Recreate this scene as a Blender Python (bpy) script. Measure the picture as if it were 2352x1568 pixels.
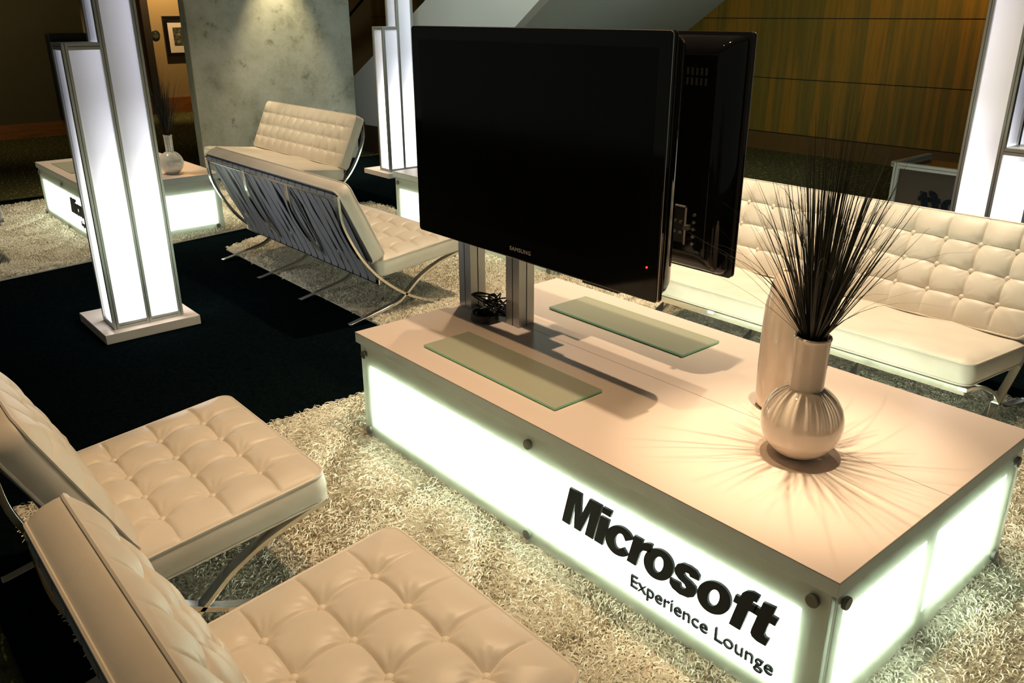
import bpy, bmesh, math, random
import numpy as np
from mathutils import Vector, Matrix
random.seed(7); rng = np.random.default_rng(11)
PI = math.pi
S = bpy.context.scene
C = S.collection
for o in list(bpy.data.objects): bpy.data.objects.remove(o)

# ------------------------------------------------------------------ camera
YAW, PITCH, ROLL, FPX = 2.43558066, 0.374516075, -0.00305679, 1923.31839
CAMLOC = Vector((2.78732, -1.55291, 1.65994))
cy, sy, cp, sp = math.cos(YAW), math.sin(YAW), math.cos(PITCH), math.sin(PITCH)
fwd = Vector((cy*cp, sy*cp, -sp)); rgt = Vector((sy, -cy, 0)); upv = rgt.cross(fwd)
r2 = rgt*math.cos(ROLL)+upv*math.sin(ROLL); u2 = upv*math.cos(ROLL)-rgt*math.sin(ROLL)
cd = bpy.data.cameras.new('camera'); cam = bpy.data.objects.new('camera', cd); C.objects.link(cam)
M = Matrix((r2, u2, -fwd)).transposed().to_4x4(); M.translation = CAMLOC
cam.matrix_world = M
cd.sensor_width = 36; cd.lens = FPX/2352*36; cd.clip_end = 60; cd.clip_start = .05
S.camera = cam

# ------------------------------------------------------------------ view, world
S.view_settings.view_transform = 'Standard'; S.view_settings.look = 'None'
S.view_settings.gamma = 1; S.view_settings.use_curve_mapping = False
S.view_settings.exposure = 0.0
w = bpy.data.worlds.new('world'); S.world = w; w.use_nodes = True
w.node_tree.nodes['Background'].inputs[0].default_value = (.66, .72, .60, 1)
w.node_tree.nodes['Background'].inputs[1].default_value = .13

# ------------------------------------------------------------------ ceiling lamps and added fills (outside the frame, above)
def spot(name, loc, tgt, power, angle, blend=.5, col=(1, .76, .50), radius=.05):
    d = bpy.data.lights.new(name, 'SPOT'); d.energy = power; d.spot_size = math.radians(angle); d.spot_blend = blend
    d.color = col; d.shadow_soft_size = radius
    o = bpy.data.objects.new(name, d); C.objects.link(o); o.location = loc
    o.rotation_euler = (Vector(tgt)-Vector(loc)).to_track_quat('-Z', 'Y').to_euler()
    return o
WARM = (1, .74, .47)
spot('table_spotlight', (1.71, .44, 3.0), (1.71, .44, .47), 310, 27, 1.0, (1, .76, .48), .022)
spot('ceiling_spotlight', (1.25, .52, 3.55), (1.0, .42, .4), 225, 78, .9, (1, .73, .48), .025)
spot('ceiling_spotlight', (.9, -.2, 3.55), (.9, -.8, .3), 165, 75, .9, (1, .66, .35), .05)
spot('ceiling_spotlight', (.8, 2.05, 3.55), (.8, 2.1, .3), 430, 70, .9, (1, .80, .55), .06)
spot('ceiling_spotlight', (-1.0, 1.7, 3.55), (-1.2, 1.5, .3), 340, 80, .9, (1, .76, .50), .06)
spot('ceiling_spotlight', (-4.8, 1.4, 3.55), (-4.8, 1.9, .4), 230, 80, .9, (1, .74, .44), .06)
spot('ceiling_spotlight', (-4.6, -.2, 3.55), (-4.7, .1, .2), 230, 90, .9, (1, .84, .60), .06)
spot('pillar_spotlight', (-6.13, 2.90, 2.62), (-6.13, 2.90, 0), 240, 58, .7, (1, .78, .46), .02)
spot('picture_spotlight', (-12.1, 3.9, 3.0), (-12.88, 4.02, 1.3), 190, 95, .7, (1, .72, .36), .04)
spot('amber_wall_spotlight', (-.6, 7.0, 3.4), (-.9, 8.1, 2.6), 135, 85, .9, (1, .66, .25), .05)
spot('amber_wall_spotlight', (-3.8, 6.8, 3.4), (-4.0, 8.1, 2.4), 115, 75, .9, (1, .66, .25), .05)
spot('stair_light', (-3.2, 2.4, 3.3), (-4.4, 4.13, 2.0), 150, 110, .9, (.80, .95, .92), .2)
spot('soffit_fill', (.6, 5.2, 2.2), (-3.0, 6.2, 1.6), 220, 85, .9, (.88, .96, .90), .2)  # added fill that brightens the stair underside, no fixture there
spot('left_wall_fill', (-9.0, -.5, 3.4), (-11.05, .8, 1.2), 75, 110, .9, (1, .80, .40), .2)  # added weak fill to lift the olive wall

# ------------------------------------------------------------------ helpers
def nmat(name, col=(.8, .8, .8), rough=.5, metal=0, spec=.5, emis=None, estr=0, trans=0, coat=0):
    m = bpy.data.materials.new(name); m.use_nodes = True
    b = m.node_tree.nodes['Principled BSDF']
    b.inputs['Base Color'].default_value = (*col, 1); b.inputs['Roughness'].default_value = rough
    b.inputs['Metallic'].default_value = metal; b.inputs['Specular IOR Level'].default_value = spec
    b.inputs['Transmission Weight'].default_value = trans; b.inputs['Coat Weight'].default_value = coat
    if emis: b.inputs['Emission Color'].default_value = (*emis, 1); b.inputs['Emission Strength'].default_value = estr
    return m
def N(m, t, **k):
    n = m.node_tree.nodes.new(t)
    for a, v in k.items(): setattr(n, a, v)
    return n
def L(m, a, b): m.node_tree.links.new(a, b)
def coords(m, scale=(1, 1, 1), kind='Object'):
    t = N(m, 'ShaderNodeTexCoord'); p = N(m, 'ShaderNodeMapping'); p.inputs['Scale'].default_value = scale
    L(m, t.outputs[kind], p.inputs[0]); return p.outputs[0]
def noise(m, vec, scale, detail=4, rough=.55):
    n = N(m, 'ShaderNodeTexNoise'); n.inputs['Scale'].default_value = scale; n.inputs['Detail'].default_value = detail
    n.inputs['Roughness'].default_value = rough; L(m, vec, n.inputs['Vector']); return n.outputs['Fac']
def ramp(m, fac, stops):
    r = N(m, 'ShaderNodeValToRGB'); e = r.color_ramp.elements
    while len(e) < len(stops): e.new(.5)
    for i, (p, c) in enumerate(stops): e[i].position = p; e[i].color = (*c, 1)
    L(m, fac, r.inputs[0]); return r.outputs[0]
def bump(m, fac, strength, dist=.002):
    b = N(m, 'ShaderNodeBump'); b.inputs['Strength'].default_value = strength; b.inputs['Distance'].default_value = dist
    L(m, fac, b.inputs['Height']); L(m, b.outputs[0], m.node_tree.nodes['Principled BSDF'].inputs['Normal'])
def base(m, col): L(m, col, m.node_tree.nodes['Principled BSDF'].inputs['Base Color'])

class MB:
    def __init__(s): s.v = []; s.f = []; s.m = []
    def add(s, vs, fs, mi=0):
        k = len(s.v); s.v += [tuple(v) for v in vs]; s.f += [tuple(i+k for i in f) for f in fs]; s.m += [mi]*len(fs); return s
    def box(s, x0, x1, y0, y1, z0, z1, mi=0):
        v = [(x, y, z) for z in (z0, z1) for y in (y0, y1) for x in (x0, x1)]
        return s.add(v, [(0, 2, 3, 1), (4, 5, 7, 6), (0, 1, 5, 4), (2, 6, 7, 3), (0, 4, 6, 2), (1, 3, 7, 5)], mi)
    def extr(s, x0, x1, y0, y1, z0, z1, ax=2, g=.0035, d=.002):
        # grooved aluminium profile along axis ax: dark core and four corner bars (slot in each face)
        lo = [x0, y0, z0]; hi = [x1, y1, z1]; a, b = [i for i in range(3) if i != ax]
        c0 = lo[:]; c1 = hi[:]
        for i in (a, b): c0[i] += d; c1[i] -= d
        c0[ax] += .0005; c1[ax] -= .0005
        s.box(c0[0], c1[0], c0[1], c1[1], c0[2], c1[2], 1)
        for i in (0, 1):
            for j in (0, 1):
                l = lo[:]; h = hi[:]; ma = (lo[a]+hi[a])/2; mb = (lo[b]+hi[b])/2
                if i: l[a] = ma+g/2
                else: h[a] = ma-g/2
                if j: l[b] = mb+g/2
                else: h[b] = mb-g/2
                s.box(l[0], h[0], l[1], h[1], l[2], h[2], 0)
        return s
    def tube(s, pts, r, n=8, mi=0, caps=True):
        pts = [Vector(p) for p in pts]; k = len(s.v); R = r if hasattr(r, '__len__') else [r]*len(pts)
        t0 = (pts[1]-pts[0]).normalized(); nn = t0.orthogonal().normalized()
        for i, p in enumerate(pts):
            t = (pts[min(i+1, len(pts)-1)]-pts[max(i-1, 0)]).normalized()
            nn = (nn-t*nn.dot(t)).normalized(); bb = t.cross(nn)
            for j in range(n):
                a = 2*PI*j/n; s.v.append(tuple(p+R[i]*(nn*math.cos(a)+bb*math.sin(a))))
        fs = [(k+i*n+j, k+i*n+(j+1) % n, k+(i+1)*n+(j+1) % n, k+(i+1)*n+j) for i in range(len(pts)-1) for j in range(n)]
        if caps: fs += [tuple(k+j for j in reversed(range(n))), tuple(k+(len(pts)-1)*n+j for j in range(n))]
        s.f += fs; s.m += [mi]*len(fs); return s
    def loop(s, pts, r, n=6, mi=0):
        pts = [Vector(p) for p in pts]; k = len(s.v); m = len(pts)
        for i, p in enumerate(pts):
            t = (pts[(i+1) % m]-pts[i-1]).normalized(); nn = Vector((0, 1, 0)) if abs(pts[0].y-pts[m//2].y)+abs(pts[0].y-pts[m//4].y) < 1e-9 else Vector((0, 0, 1)); nn = (nn-t*nn.dot(t)).normalized(); bb = t.cross(nn)
            for j in range(n):
                a = 2*PI*j/n; s.v.append(tuple(p+r*(nn*math.cos(a)+bb*math.sin(a))))
        fs = [(k+i*n+j, k+i*n+(j+1) % n, k+((i+1) % m)*n+(j+1) % n, k+((i+1) % m)*n+j) for i in range(m) for j in range(n)]
        s.f += fs; s.m += [mi]*len(fs); return s
    def lathe(s, prof, n=48, mi=0, org=(0, 0, 0)):
        k = len(s.v); ox, oy, oz = org
        for r, z in prof:
            for j in range(n):
                a = 2*PI*j/n; s.v.append((ox+r*math.cos(a), oy+r*math.sin(a), oz+z))
        fs = [(k+i*n+j, k+i*n+(j+1) % n, k+(i+1)*n+(j+1) % n, k+(i+1)*n+j) for i in range(len(prof)-1) for j in range(n)]
        fs += [tuple(k+j for j in reversed(range(n))), tuple(k+(len(prof)-1)*n+j for j in range(n))]
        s.f += fs; s.m += [mi]*len(fs); return s
    def prism(s, poly, a0, a1, axis='y', mi=0):
        # poly in the other two axes (x,z) for y ; (y,z) for x ; (x,y) for z
        def P(p, a): return {'y': (p[0], a, p[1]), 'x': (a, p[0], p[1]), 'z': (p[0], p[1], a)}[axis]
        n = len(poly); vs = [P(p, a0) for p in poly]+[P(p, a1) for p in poly]
        return s.add(vs, [tuple(range(n)), tuple(reversed(range(n, 2*n)))]+[(i+n, (i+1) % n+n, (i+1) % n, i) for i in range(n)], mi)
    def build(s, name, mats, parent=None, smooth=False, bevel=0, seg=2, angle=35):
        me = bpy.data.meshes.new(name); me.from_pydata(s.v, [], s.f)
        if not isinstance(mats, (list, tuple)): mats = [mats]
        for m in mats: me.materials.append(m)
        if len(mats) > 1: me.polygons.foreach_set('material_index', s.m)
        bm = bmesh.new(); bm.from_mesh(me); bmesh.ops.recalc_face_normals(bm, faces=bm.faces); bm.to_mesh(me); bm.free()
        if smooth:
            me.polygons.foreach_set('use_smooth', [True]*len(me.polygons))
            if angle < 180: me.set_sharp_from_angle(angle=math.radians(angle))
        o = bpy.data.objects.new(name, me); C.objects.link(o)
        if parent: o.parent = parent
        if bevel:
            b = o.modifiers.new('bevel', 'BEVEL'); b.width = bevel; b.segments = seg; b.limit_method = 'ANGLE'; b.harden_normals = False
        return o
def tag(o, label=None, cat=None, group=None, kind=None):
    for k, v in (('label', label), ('category', cat), ('group', group), ('kind', kind)):
        if v: o[k] = v
    return o
def empty(name, loc=(0, 0, 0), rz=0):
    o = bpy.data.objects.new(name, None); C.objects.link(o); o.location = loc; o.rotation_euler = (0, 0, rz); o.empty_display_size = .1; return o
def copy_tree(o, parent=None):
    c = o.copy(); C.objects.link(c); c.parent = parent
    for ch in [x for x in bpy.data.objects if x.parent == o]: copy_tree(ch, c)
    return c
def catmull(p, n=8):
    P = [np.array(q, float) for q in p]; P = [2*P[0]-P[1]]+P+[2*P[-1]-P[-2]]; out = []
    for i in range(1, len(P)-2):
        for k in range(n):
            t = k/n; a, b, c, d = P[i-1:i+3]
            out.append(tuple(.5*((2*b)+(-a+c)*t+(2*a-5*b+4*c-d)*t*t+(-a+3*b-3*c+d)*t**3)))
    out.append(tuple(P[-2])); return out
def curve_mesh(name, splines, depth, mat, parent=None, M4=None):
    # splines: closed outlines, counters become holes; extruded sheet of letters
    cu = bpy.data.curves.new(name, 'CURVE'); cu.dimensions = '2D'; cu.fill_mode = 'BOTH'; cu.extrude = depth/2
    for sp_ in splines:
        q = cu.splines.new('POLY'); q.points.add(len(sp_)-1); q.use_cyclic_u = True
        for i, (x, y) in enumerate(sp_): q.points[i].co = (x, y, 0, 1)
    return curve_to_obj(name, cu, mat, parent, M4)
def curve_to_obj(name, cu, mat, parent=None, M4=None):
    t = bpy.data.objects.new(name, cu); C.objects.link(t); bpy.context.view_layer.update()
    me = bpy.data.meshes.new_from_object(t.evaluated_get(bpy.context.evaluated_depsgraph_get()))
    bpy.data.objects.remove(t); me.materials.clear(); me.materials.append(mat)
    if M4: me.transform(M4)
    me.name = name; o = bpy.data.objects.new(name, me); C.objects.link(o); o.parent = parent; return o
def split_letters(o, name):
    # every character becomes a part of its own (the dot of an i stays with its stem)
    me = o.data; bm = bmesh.new(); bm.from_mesh(me); bm.verts.ensure_lookup_table(); seen = {}; isl = []
    for v0 in bm.verts:
        if v0.index in seen: continue
        st_ = [v0]; seen[v0.index] = len(isl); cur = []
        while st_:
            a = st_.pop(); cur.append(a.index)
            for e in a.link_edges:
                b = e.other_vert(a)
                if b.index not in seen: seen[b.index] = len(isl); st_.append(b)
        isl.append(cur)
    rng_ = [(min(me.vertices[i].co.x for i in c), max(me.vertices[i].co.x for i in c)) for c in isl]; grp = list(range(len(isl)))
    for a in range(len(isl)):
        for b in range(a):
            ov = min(rng_[a][1], rng_[b][1])-max(rng_[a][0], rng_[b][0])
            if ov > .62*min(rng_[a][1]-rng_[a][0], rng_[b][1]-rng_[b][0]):
                g1, g0 = grp[a], grp[b]; grp = [g0 if g_ == g1 else g_ for g_ in grp]
    for g_ in sorted(set(grp)):
        keep = {i for k, c in enumerate(isl) if grp[k] == g_ for i in c}; mp = {v_: n_ for n_, v_ in enumerate(sorted(keep))}
        m2 = bpy.data.meshes.new(name); m2.from_pydata([tuple(me.vertices[i].co) for i in sorted(keep)], [], [[mp[i] for i in p.vertices] for p in me.polygons if p.vertices[0] in keep])
        m2.materials.append(me.materials[0]); q_ = bpy.data.objects.new(name, m2); C.objects.link(q_); q_.parent = o.parent
    bm.free(); bpy.data.objects.remove(o)
def text_obj(name, body, size, depth, mat, parent, M4, offset=0, space=1, xs=1, align='LEFT'):
    cu = bpy.data.curves.new(name, 'FONT'); cu.body = body; cu.size = size; cu.extrude = depth/2; cu.offset = offset
    cu.space_character = space; cu.align_x = align
    return curve_to_obj(name, cu, mat, parent, M4 @ Matrix.Diagonal((xs, 1, 1, 1)))

# ------------------------------------------------------------------ materials
leather = nmat('cream_leather', (.80, .74, .64), .42, spec=.4); v = coords(leather)
base(leather, ramp(leather, noise(leather, v, 5), [(.3, (.76, .70, .60)), (.7, (.84, .78, .69))]))
bump(leather, noise(leather, v, 90, 6, .6), .12, .002)
chrome = nmat('chrome', (.72, .71, .66), .13, 1)
strapm = nmat('grey_strap_leather', (.30, .31, .35), .5)
backl = nmat('shaded_leather', (.10, .10, .11), .55)  # cushion rear darkened: shade behind the straps put into the colour
alu = nmat('brushed_aluminium', (.46, .47, .45), .38, .75); v = coords(alu, (1, 1, .05)); bump(alu, noise(alu, v, 300), .03)
slot = nmat('profile_slot', (.02, .02, .02), .7)
lam = nmat('gloss_laminate', (.86, .74, .66), .2, spec=.5)
edgem = nmat('laminate_edge', (.66, .74, .72), .4)
seamm = nmat('seam_line', (.20, .15, .11), .6)
acr = bpy.data.materials.new('frosted_acrylic_sheet'); acr.use_nodes = True
nt = acr.node_tree; nt.nodes.remove(nt.nodes['Principled BSDF'])
d = N(acr, 'ShaderNodeBsdfDiffuse'); d.inputs[0].default_value = (.80, .84, .76, 1)
tl = N(acr, 'ShaderNodeBsdfTranslucent'); tl.inputs[0].default_value = (.80, .86, .74, 1)
g = N(acr, 'ShaderNodeBsdfGlossy'); g.inputs['Roughness'].default_value = .25; g.inputs[0].default_value = (.9, .95, .9, 1)
tr = N(acr, 'ShaderNodeBsdfTransparent'); tr.inputs[0].default_value = (.96, .98, .96, 1)
m0 = N(acr, 'ShaderNodeMixShader'); m0.inputs[0].default_value = .06; mx = N(acr, 'ShaderNodeMixShader'); mx.inputs[0].default_value = .07; mx2 = N(acr, 'ShaderNodeMixShader'); mx2.inputs[0].default_value = .42
L(acr, d.outputs[0], m0.inputs[1]); L(acr, tl.outputs[0], m0.inputs[2]); L(acr, m0.outputs[0], mx.inputs[1]); L(acr, g.outputs[0], mx.inputs[2]); L(acr, mx.outputs[0], mx2.inputs[1]); L(acr, tr.outputs[0], mx2.inputs[2])
L(acr, mx2.outputs[0], nt.nodes['Material Output'].inputs[0])
palealu = nmat('glow_lit_aluminium', (.62, .64, .58), .45, .35)  # aluminium lightened: glow on the table frame put into its colour
acredge = nmat('acrylic_edge', (.75, .80, .72), .3)
lit = nmat('lit_table_diffuser', (.85, .9, .85), .5, emis=(.93, 1, .92), estr=13)
litf = nmat('lit_table_diffuser_far', (.85, .9, .85), .5, emis=(.95, 1, .94), estr=7)
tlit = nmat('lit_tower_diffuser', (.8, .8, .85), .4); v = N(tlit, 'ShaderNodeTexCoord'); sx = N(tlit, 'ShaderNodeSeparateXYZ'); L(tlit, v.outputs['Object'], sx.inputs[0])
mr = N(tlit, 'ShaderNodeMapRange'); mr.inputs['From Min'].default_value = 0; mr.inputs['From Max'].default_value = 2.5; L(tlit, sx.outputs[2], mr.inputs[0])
cr = ramp(tlit, mr.outputs[0], [(.03, (1.0, 1.0, .96)), (.27, (1.0, 1.0, .97)), (.40, (.42, .42, .46)), (.52, (.25, .25, .30)), (.8, (.25, .25, .31))])  # falloff of tubes inside the tower painted into the emission, brightest low down
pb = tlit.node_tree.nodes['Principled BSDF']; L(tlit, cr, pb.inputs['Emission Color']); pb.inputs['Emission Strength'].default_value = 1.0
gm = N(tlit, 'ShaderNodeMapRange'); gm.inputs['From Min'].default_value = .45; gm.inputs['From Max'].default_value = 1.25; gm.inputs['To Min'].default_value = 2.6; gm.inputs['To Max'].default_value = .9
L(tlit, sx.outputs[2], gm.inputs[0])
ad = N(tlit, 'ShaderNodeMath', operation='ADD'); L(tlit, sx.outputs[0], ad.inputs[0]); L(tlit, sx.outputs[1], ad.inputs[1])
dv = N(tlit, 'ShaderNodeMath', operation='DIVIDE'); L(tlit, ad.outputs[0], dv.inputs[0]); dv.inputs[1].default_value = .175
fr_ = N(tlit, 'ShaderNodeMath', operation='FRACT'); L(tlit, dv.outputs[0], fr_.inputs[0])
m4 = N(tlit, 'ShaderNodeMapRange'); L(tlit, fr_.outputs[0], m4.inputs[0]); m4.inputs['From Min'].default_value = .2; m4.inputs['From Max'].default_value = .85; m4.inputs['To Min'].default_value = .62; m4.inputs['To Max'].default_value = 1.75  # sideways falloff of the inner tube, likewise painted into the emission
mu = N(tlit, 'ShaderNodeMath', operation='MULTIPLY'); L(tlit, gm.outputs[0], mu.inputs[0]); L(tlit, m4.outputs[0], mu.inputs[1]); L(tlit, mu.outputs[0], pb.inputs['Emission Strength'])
black = nmat('black_letter_acrylic', (.003, .007, .011), .5, spec=.2)
tvb = nmat('glossy_black_plastic', (.004, .004, .004), .06, spec=.35)
tvs = nmat('screen_black', (.002, .002, .002), .12, spec=.25)
tvm = nmat('matte_black_plastic', (.012, .012, .012), .4)
silver = nmat('silver_print', (.35, .34, .33), .4)
trimm = nmat('bezel_edge', (.05, .048, .045), .2, .6); glintm = nmat('bezel_glint', (.55, .52, .47), .25, .8)  # second material is the highlight along the bezel edge, given as pale metal
led = nmat('red_led', (.5, 0, 0), .4, emis=(1, .03, .01), estr=6)
ceram = nmat('glazed_ceramic', (.76, .65, .54), .07, spec=.6, coat=.5)
ceramw = nmat('white_glazed_ceramic', (.75, .74, .68), .1, spec=.6, coat=.4)
grassm = nmat('dark_grass', (.022, .024, .010), .5); v = coords(grassm)
base(grassm, ramp(grassm, noise(grassm, v, 14), [(.35, (.005, .007, .003)), (.62, (.016, .018, .005)), (.84, (.09, .06, .02))]))
cable = nmat('black_cable', (.01, .01, .012), .35); purple = nmat('purple_cable', (.10, .07, .45), .4); connm = nmat('cable_plug_metal', (.6, .58, .5), .25, .9)
knobm = nmat('steel_standoff', (.16, .16, .14), .45, .4)
glassg = nmat('frosted_green_glass', (.50, .52, .40), .22, spec=.5); v = coords(glassg)
glassg.node_tree.nodes['Principled BSDF'].inputs['Alpha'].default_value = .88
glasse = nmat('glass_edge', (.34, .84, .60), .2)

# ------------------------------------------------------------------ setting
carpet = nmat('patterned_carpet', (.05, .04, .02), .95, spec=.1); v = coords(carpet, (1, 2.4, 1))
wv = N(carpet, 'ShaderNodeTexVoronoi'); wv.inputs['Scale'].default_value = 9; L(carpet, v, wv.inputs['Vector'])
n1 = noise(carpet, v, 16, 6, .7)
base(carpet, ramp(carpet, n1, [(.35, (.03, .035, .014)), (.5, (.09, .075, .030)), (.57, (.05, .07, .02)), (.64, (.55, .46, .10)), (.8, (.09, .08, .03))]))
blk = nmat('black_carpet', (.004, .005, .006), 1, spec=0); v = coords(blk); bump(blk, noise(blk, v, 350, 2), .5, .004)
base(blk, ramp(blk, noise(blk, v, 60, 5), [(.3, (.0012, .003, .0035)), (.75, (.004, .008, .009))]))
def struct(name, mb, mat, **k):
    o = mb.build(name, mat, **k); o['kind'] = 'structure'; return o
struct('floor', MB().box(-14, 6, -6, 10, -.12, 0), carpet)
struct('ceiling', MB().box(-14, 6, -6, 10, 3.7, 3.8), nmat('dark_ceiling', (.22, .22, .20), .9))
tag(MB().box(-6.37, 4.6, -1.41, 5.6, .0, .006).build('black_carpet', blk), 'large black carpet laid under the lounge, between the shag rugs', 'carpet')
amb = nmat('amber_wood_panels', (.3, .16, .02), .45, spec=.3); v = coords(amb, (1.6, 1, .10))
nA = noise(amb, v, 3.2, 5, .6); v2 = coords(amb, (6, 1, .10)); nB = noise(amb, v2, 3, 5, .7)
mxc = N(amb, 'ShaderNodeMath', operation='MULTIPLY_ADD'); L(amb, nB, mxc.inputs[0]); mxc.inputs[1].default_value = .35; L(amb, nA, mxc.inputs[2])
base(amb, ramp(amb, mxc.outputs[0], [(.38, (.13, .085, .012)), (.52, (.25, .165, .020)), (.62, (.19, .13, .018)), (.76, (.38, .19, .016)), (.92, (.20, .10, .012))]))
mb = MB()
for z0, z1 in ((.225, .875), (.885, 1.575), (1.585, 2.28), (2.29, 2.99), (3.0, 3.7)): mb.box(-14, 6, 8.1, 8.2, z0, z1)
mb.box(-14, 6, 8.112, 8.2, 0, 3.7, 1)
struct('wall_back', mb, [amb, slot])
basem = nmat('orange_wood_baseboard', (.34, .11, .012), .45); v = coords(basem, (1, .5, 6)); base(basem, ramp(basem, noise(basem, v, 6), [(.3, (.26, .085, .012)), (.7, (.40, .14, .018))]))
basemb = nmat('brown_wood_baseboard', (.16, .08, .012), .5)
struct('baseboard_back', MB().box(-14, 6, 8.07, 8.1, 0, .215), basemb)
wallm = nmat('olive_wall_paint', (.17, .14, .055), .8); v = coords(wallm); base(wallm, ramp(wallm, noise(wallm, v, 2), [(.3, (.10, .08, .035)), (.7, (.12, .095, .045))]))
wallw = nmat('tan_wall_paint', (.44, .29, .12), .8)
struct('wall_left', MB().box(-11.3, -11.05, -6, 2.12, 0, 3.7), wallm)
struct('baseboard_left', MB().box(-11.05, -11.02, -6, 2.12, 0, .20), basem)
struct('wall_recess', MB().box(-13.0, -12.9, 2.0, 8.1, 0, 3.7), wallw)
struct('baseboard_recess', MB().box(-12.9, -12.87, 2.0, 8.07, 0.0, .27), basem)
struct('trim_1', MB().box(-12.9, -12.8, 3.55, 3.67, 0, 3.7), nmat('dark_door_trim', (.03, .018, .008), .6))
# concrete pillar
conc = nmat('board_formed_concrete', (.3, .3, .26), .75, spec=.3); v = coords(conc)
nc = noise(conc, v, 1.5, 10, .72); nd = noise(conc, v, 5.5, 10, .75)
c1 = ramp(conc, nc, [(.30, (.17, .18, .13)), (.43, (.33, .35, .28)), (.60, (.44, .46, .39)), (.80, (.52, .53, .46))])
c2 = ramp(conc, nd, [(.33, (.25, .25, .20)), (.42, (.85, .85, .82)), (.6, (1, 1, 1))])
mm = N(conc, 'ShaderNodeMixRGB', blend_type='MULTIPLY'); mm.inputs[0].default_value = .7; L(conc, c1, mm.inputs[1]); L(conc, c2, mm.inputs[2]); base(conc, mm.outputs[0])
bump(conc, nc, .25, .01)
pil = MB().box(-6.55, -6.38, 1.88, 3.80, 0, 3.7)
o = struct('wall_pillar', pil, conc, bevel=.012); 
# stair mass
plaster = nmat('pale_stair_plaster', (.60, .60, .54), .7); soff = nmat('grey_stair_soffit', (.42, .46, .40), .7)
st = MB().prism([(-9.2, .33), (-5.57, .33), (-1.0, 3.55), (-1.7, 3.7), (-9.2, -.33)][:0] or [(-8.0, .33), (-5.57, .33), (-1.0, 3.45), (-1.0, 3.69), (-1.75, 3.69), (-8.0, .33+.02)], 4.13, 4.25, 'y')
struct('wall_stair', st, plaster)
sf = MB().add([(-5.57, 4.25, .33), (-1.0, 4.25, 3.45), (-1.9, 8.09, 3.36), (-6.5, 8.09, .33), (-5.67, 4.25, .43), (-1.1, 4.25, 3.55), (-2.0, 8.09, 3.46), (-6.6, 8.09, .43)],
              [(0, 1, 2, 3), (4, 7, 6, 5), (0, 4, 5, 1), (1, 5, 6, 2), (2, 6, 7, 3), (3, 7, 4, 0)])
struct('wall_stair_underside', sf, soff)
struct('baseboard_stair', MB().box(-8.0, -4.9, 4.12, 4.26, 0, .335), nmat('dark_brown_plinth', (.055, .032, .012), .6))
# far stair railing seen left of the light tower
rl = empty('stair_railing', (-7.6, 5.6, 0))
dk = nmat('dark_bronze_rail', (.010, .008, .005), .5)
q = MB(); q.prism([(-3.4, 1.05), (1.6, 3.72), (1.6, 3.50), (-3.4, .83)], 0, .06, 'y'); q.build('stringer', dk, rl)
q = MB().box(.02, .07, 0, .06, .9, 2.8); q.build('post', nmat('bronze_post', (.05, .038, .015), .5), rl)
q = MB().prism([(-1.25, .60), (-.80, .84), (-.80, 1.42), (-1.25, 1.18)], .02, .035, 'y'); q.build('glass_panel', nmat('olive_glass', (.09, .075, .02), .2), rl)
q = MB().prism([(-.66, .91), (-.15, 1.18), (-.15, 1.76), (-.66, 1.49)], .02, .035, 'y'); q.build('glass_panel', bpy.data.materials['olive_glass'], rl)
tag(rl, 'dark diagonal stair railing behind the concrete pillar', 'railing')

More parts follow.
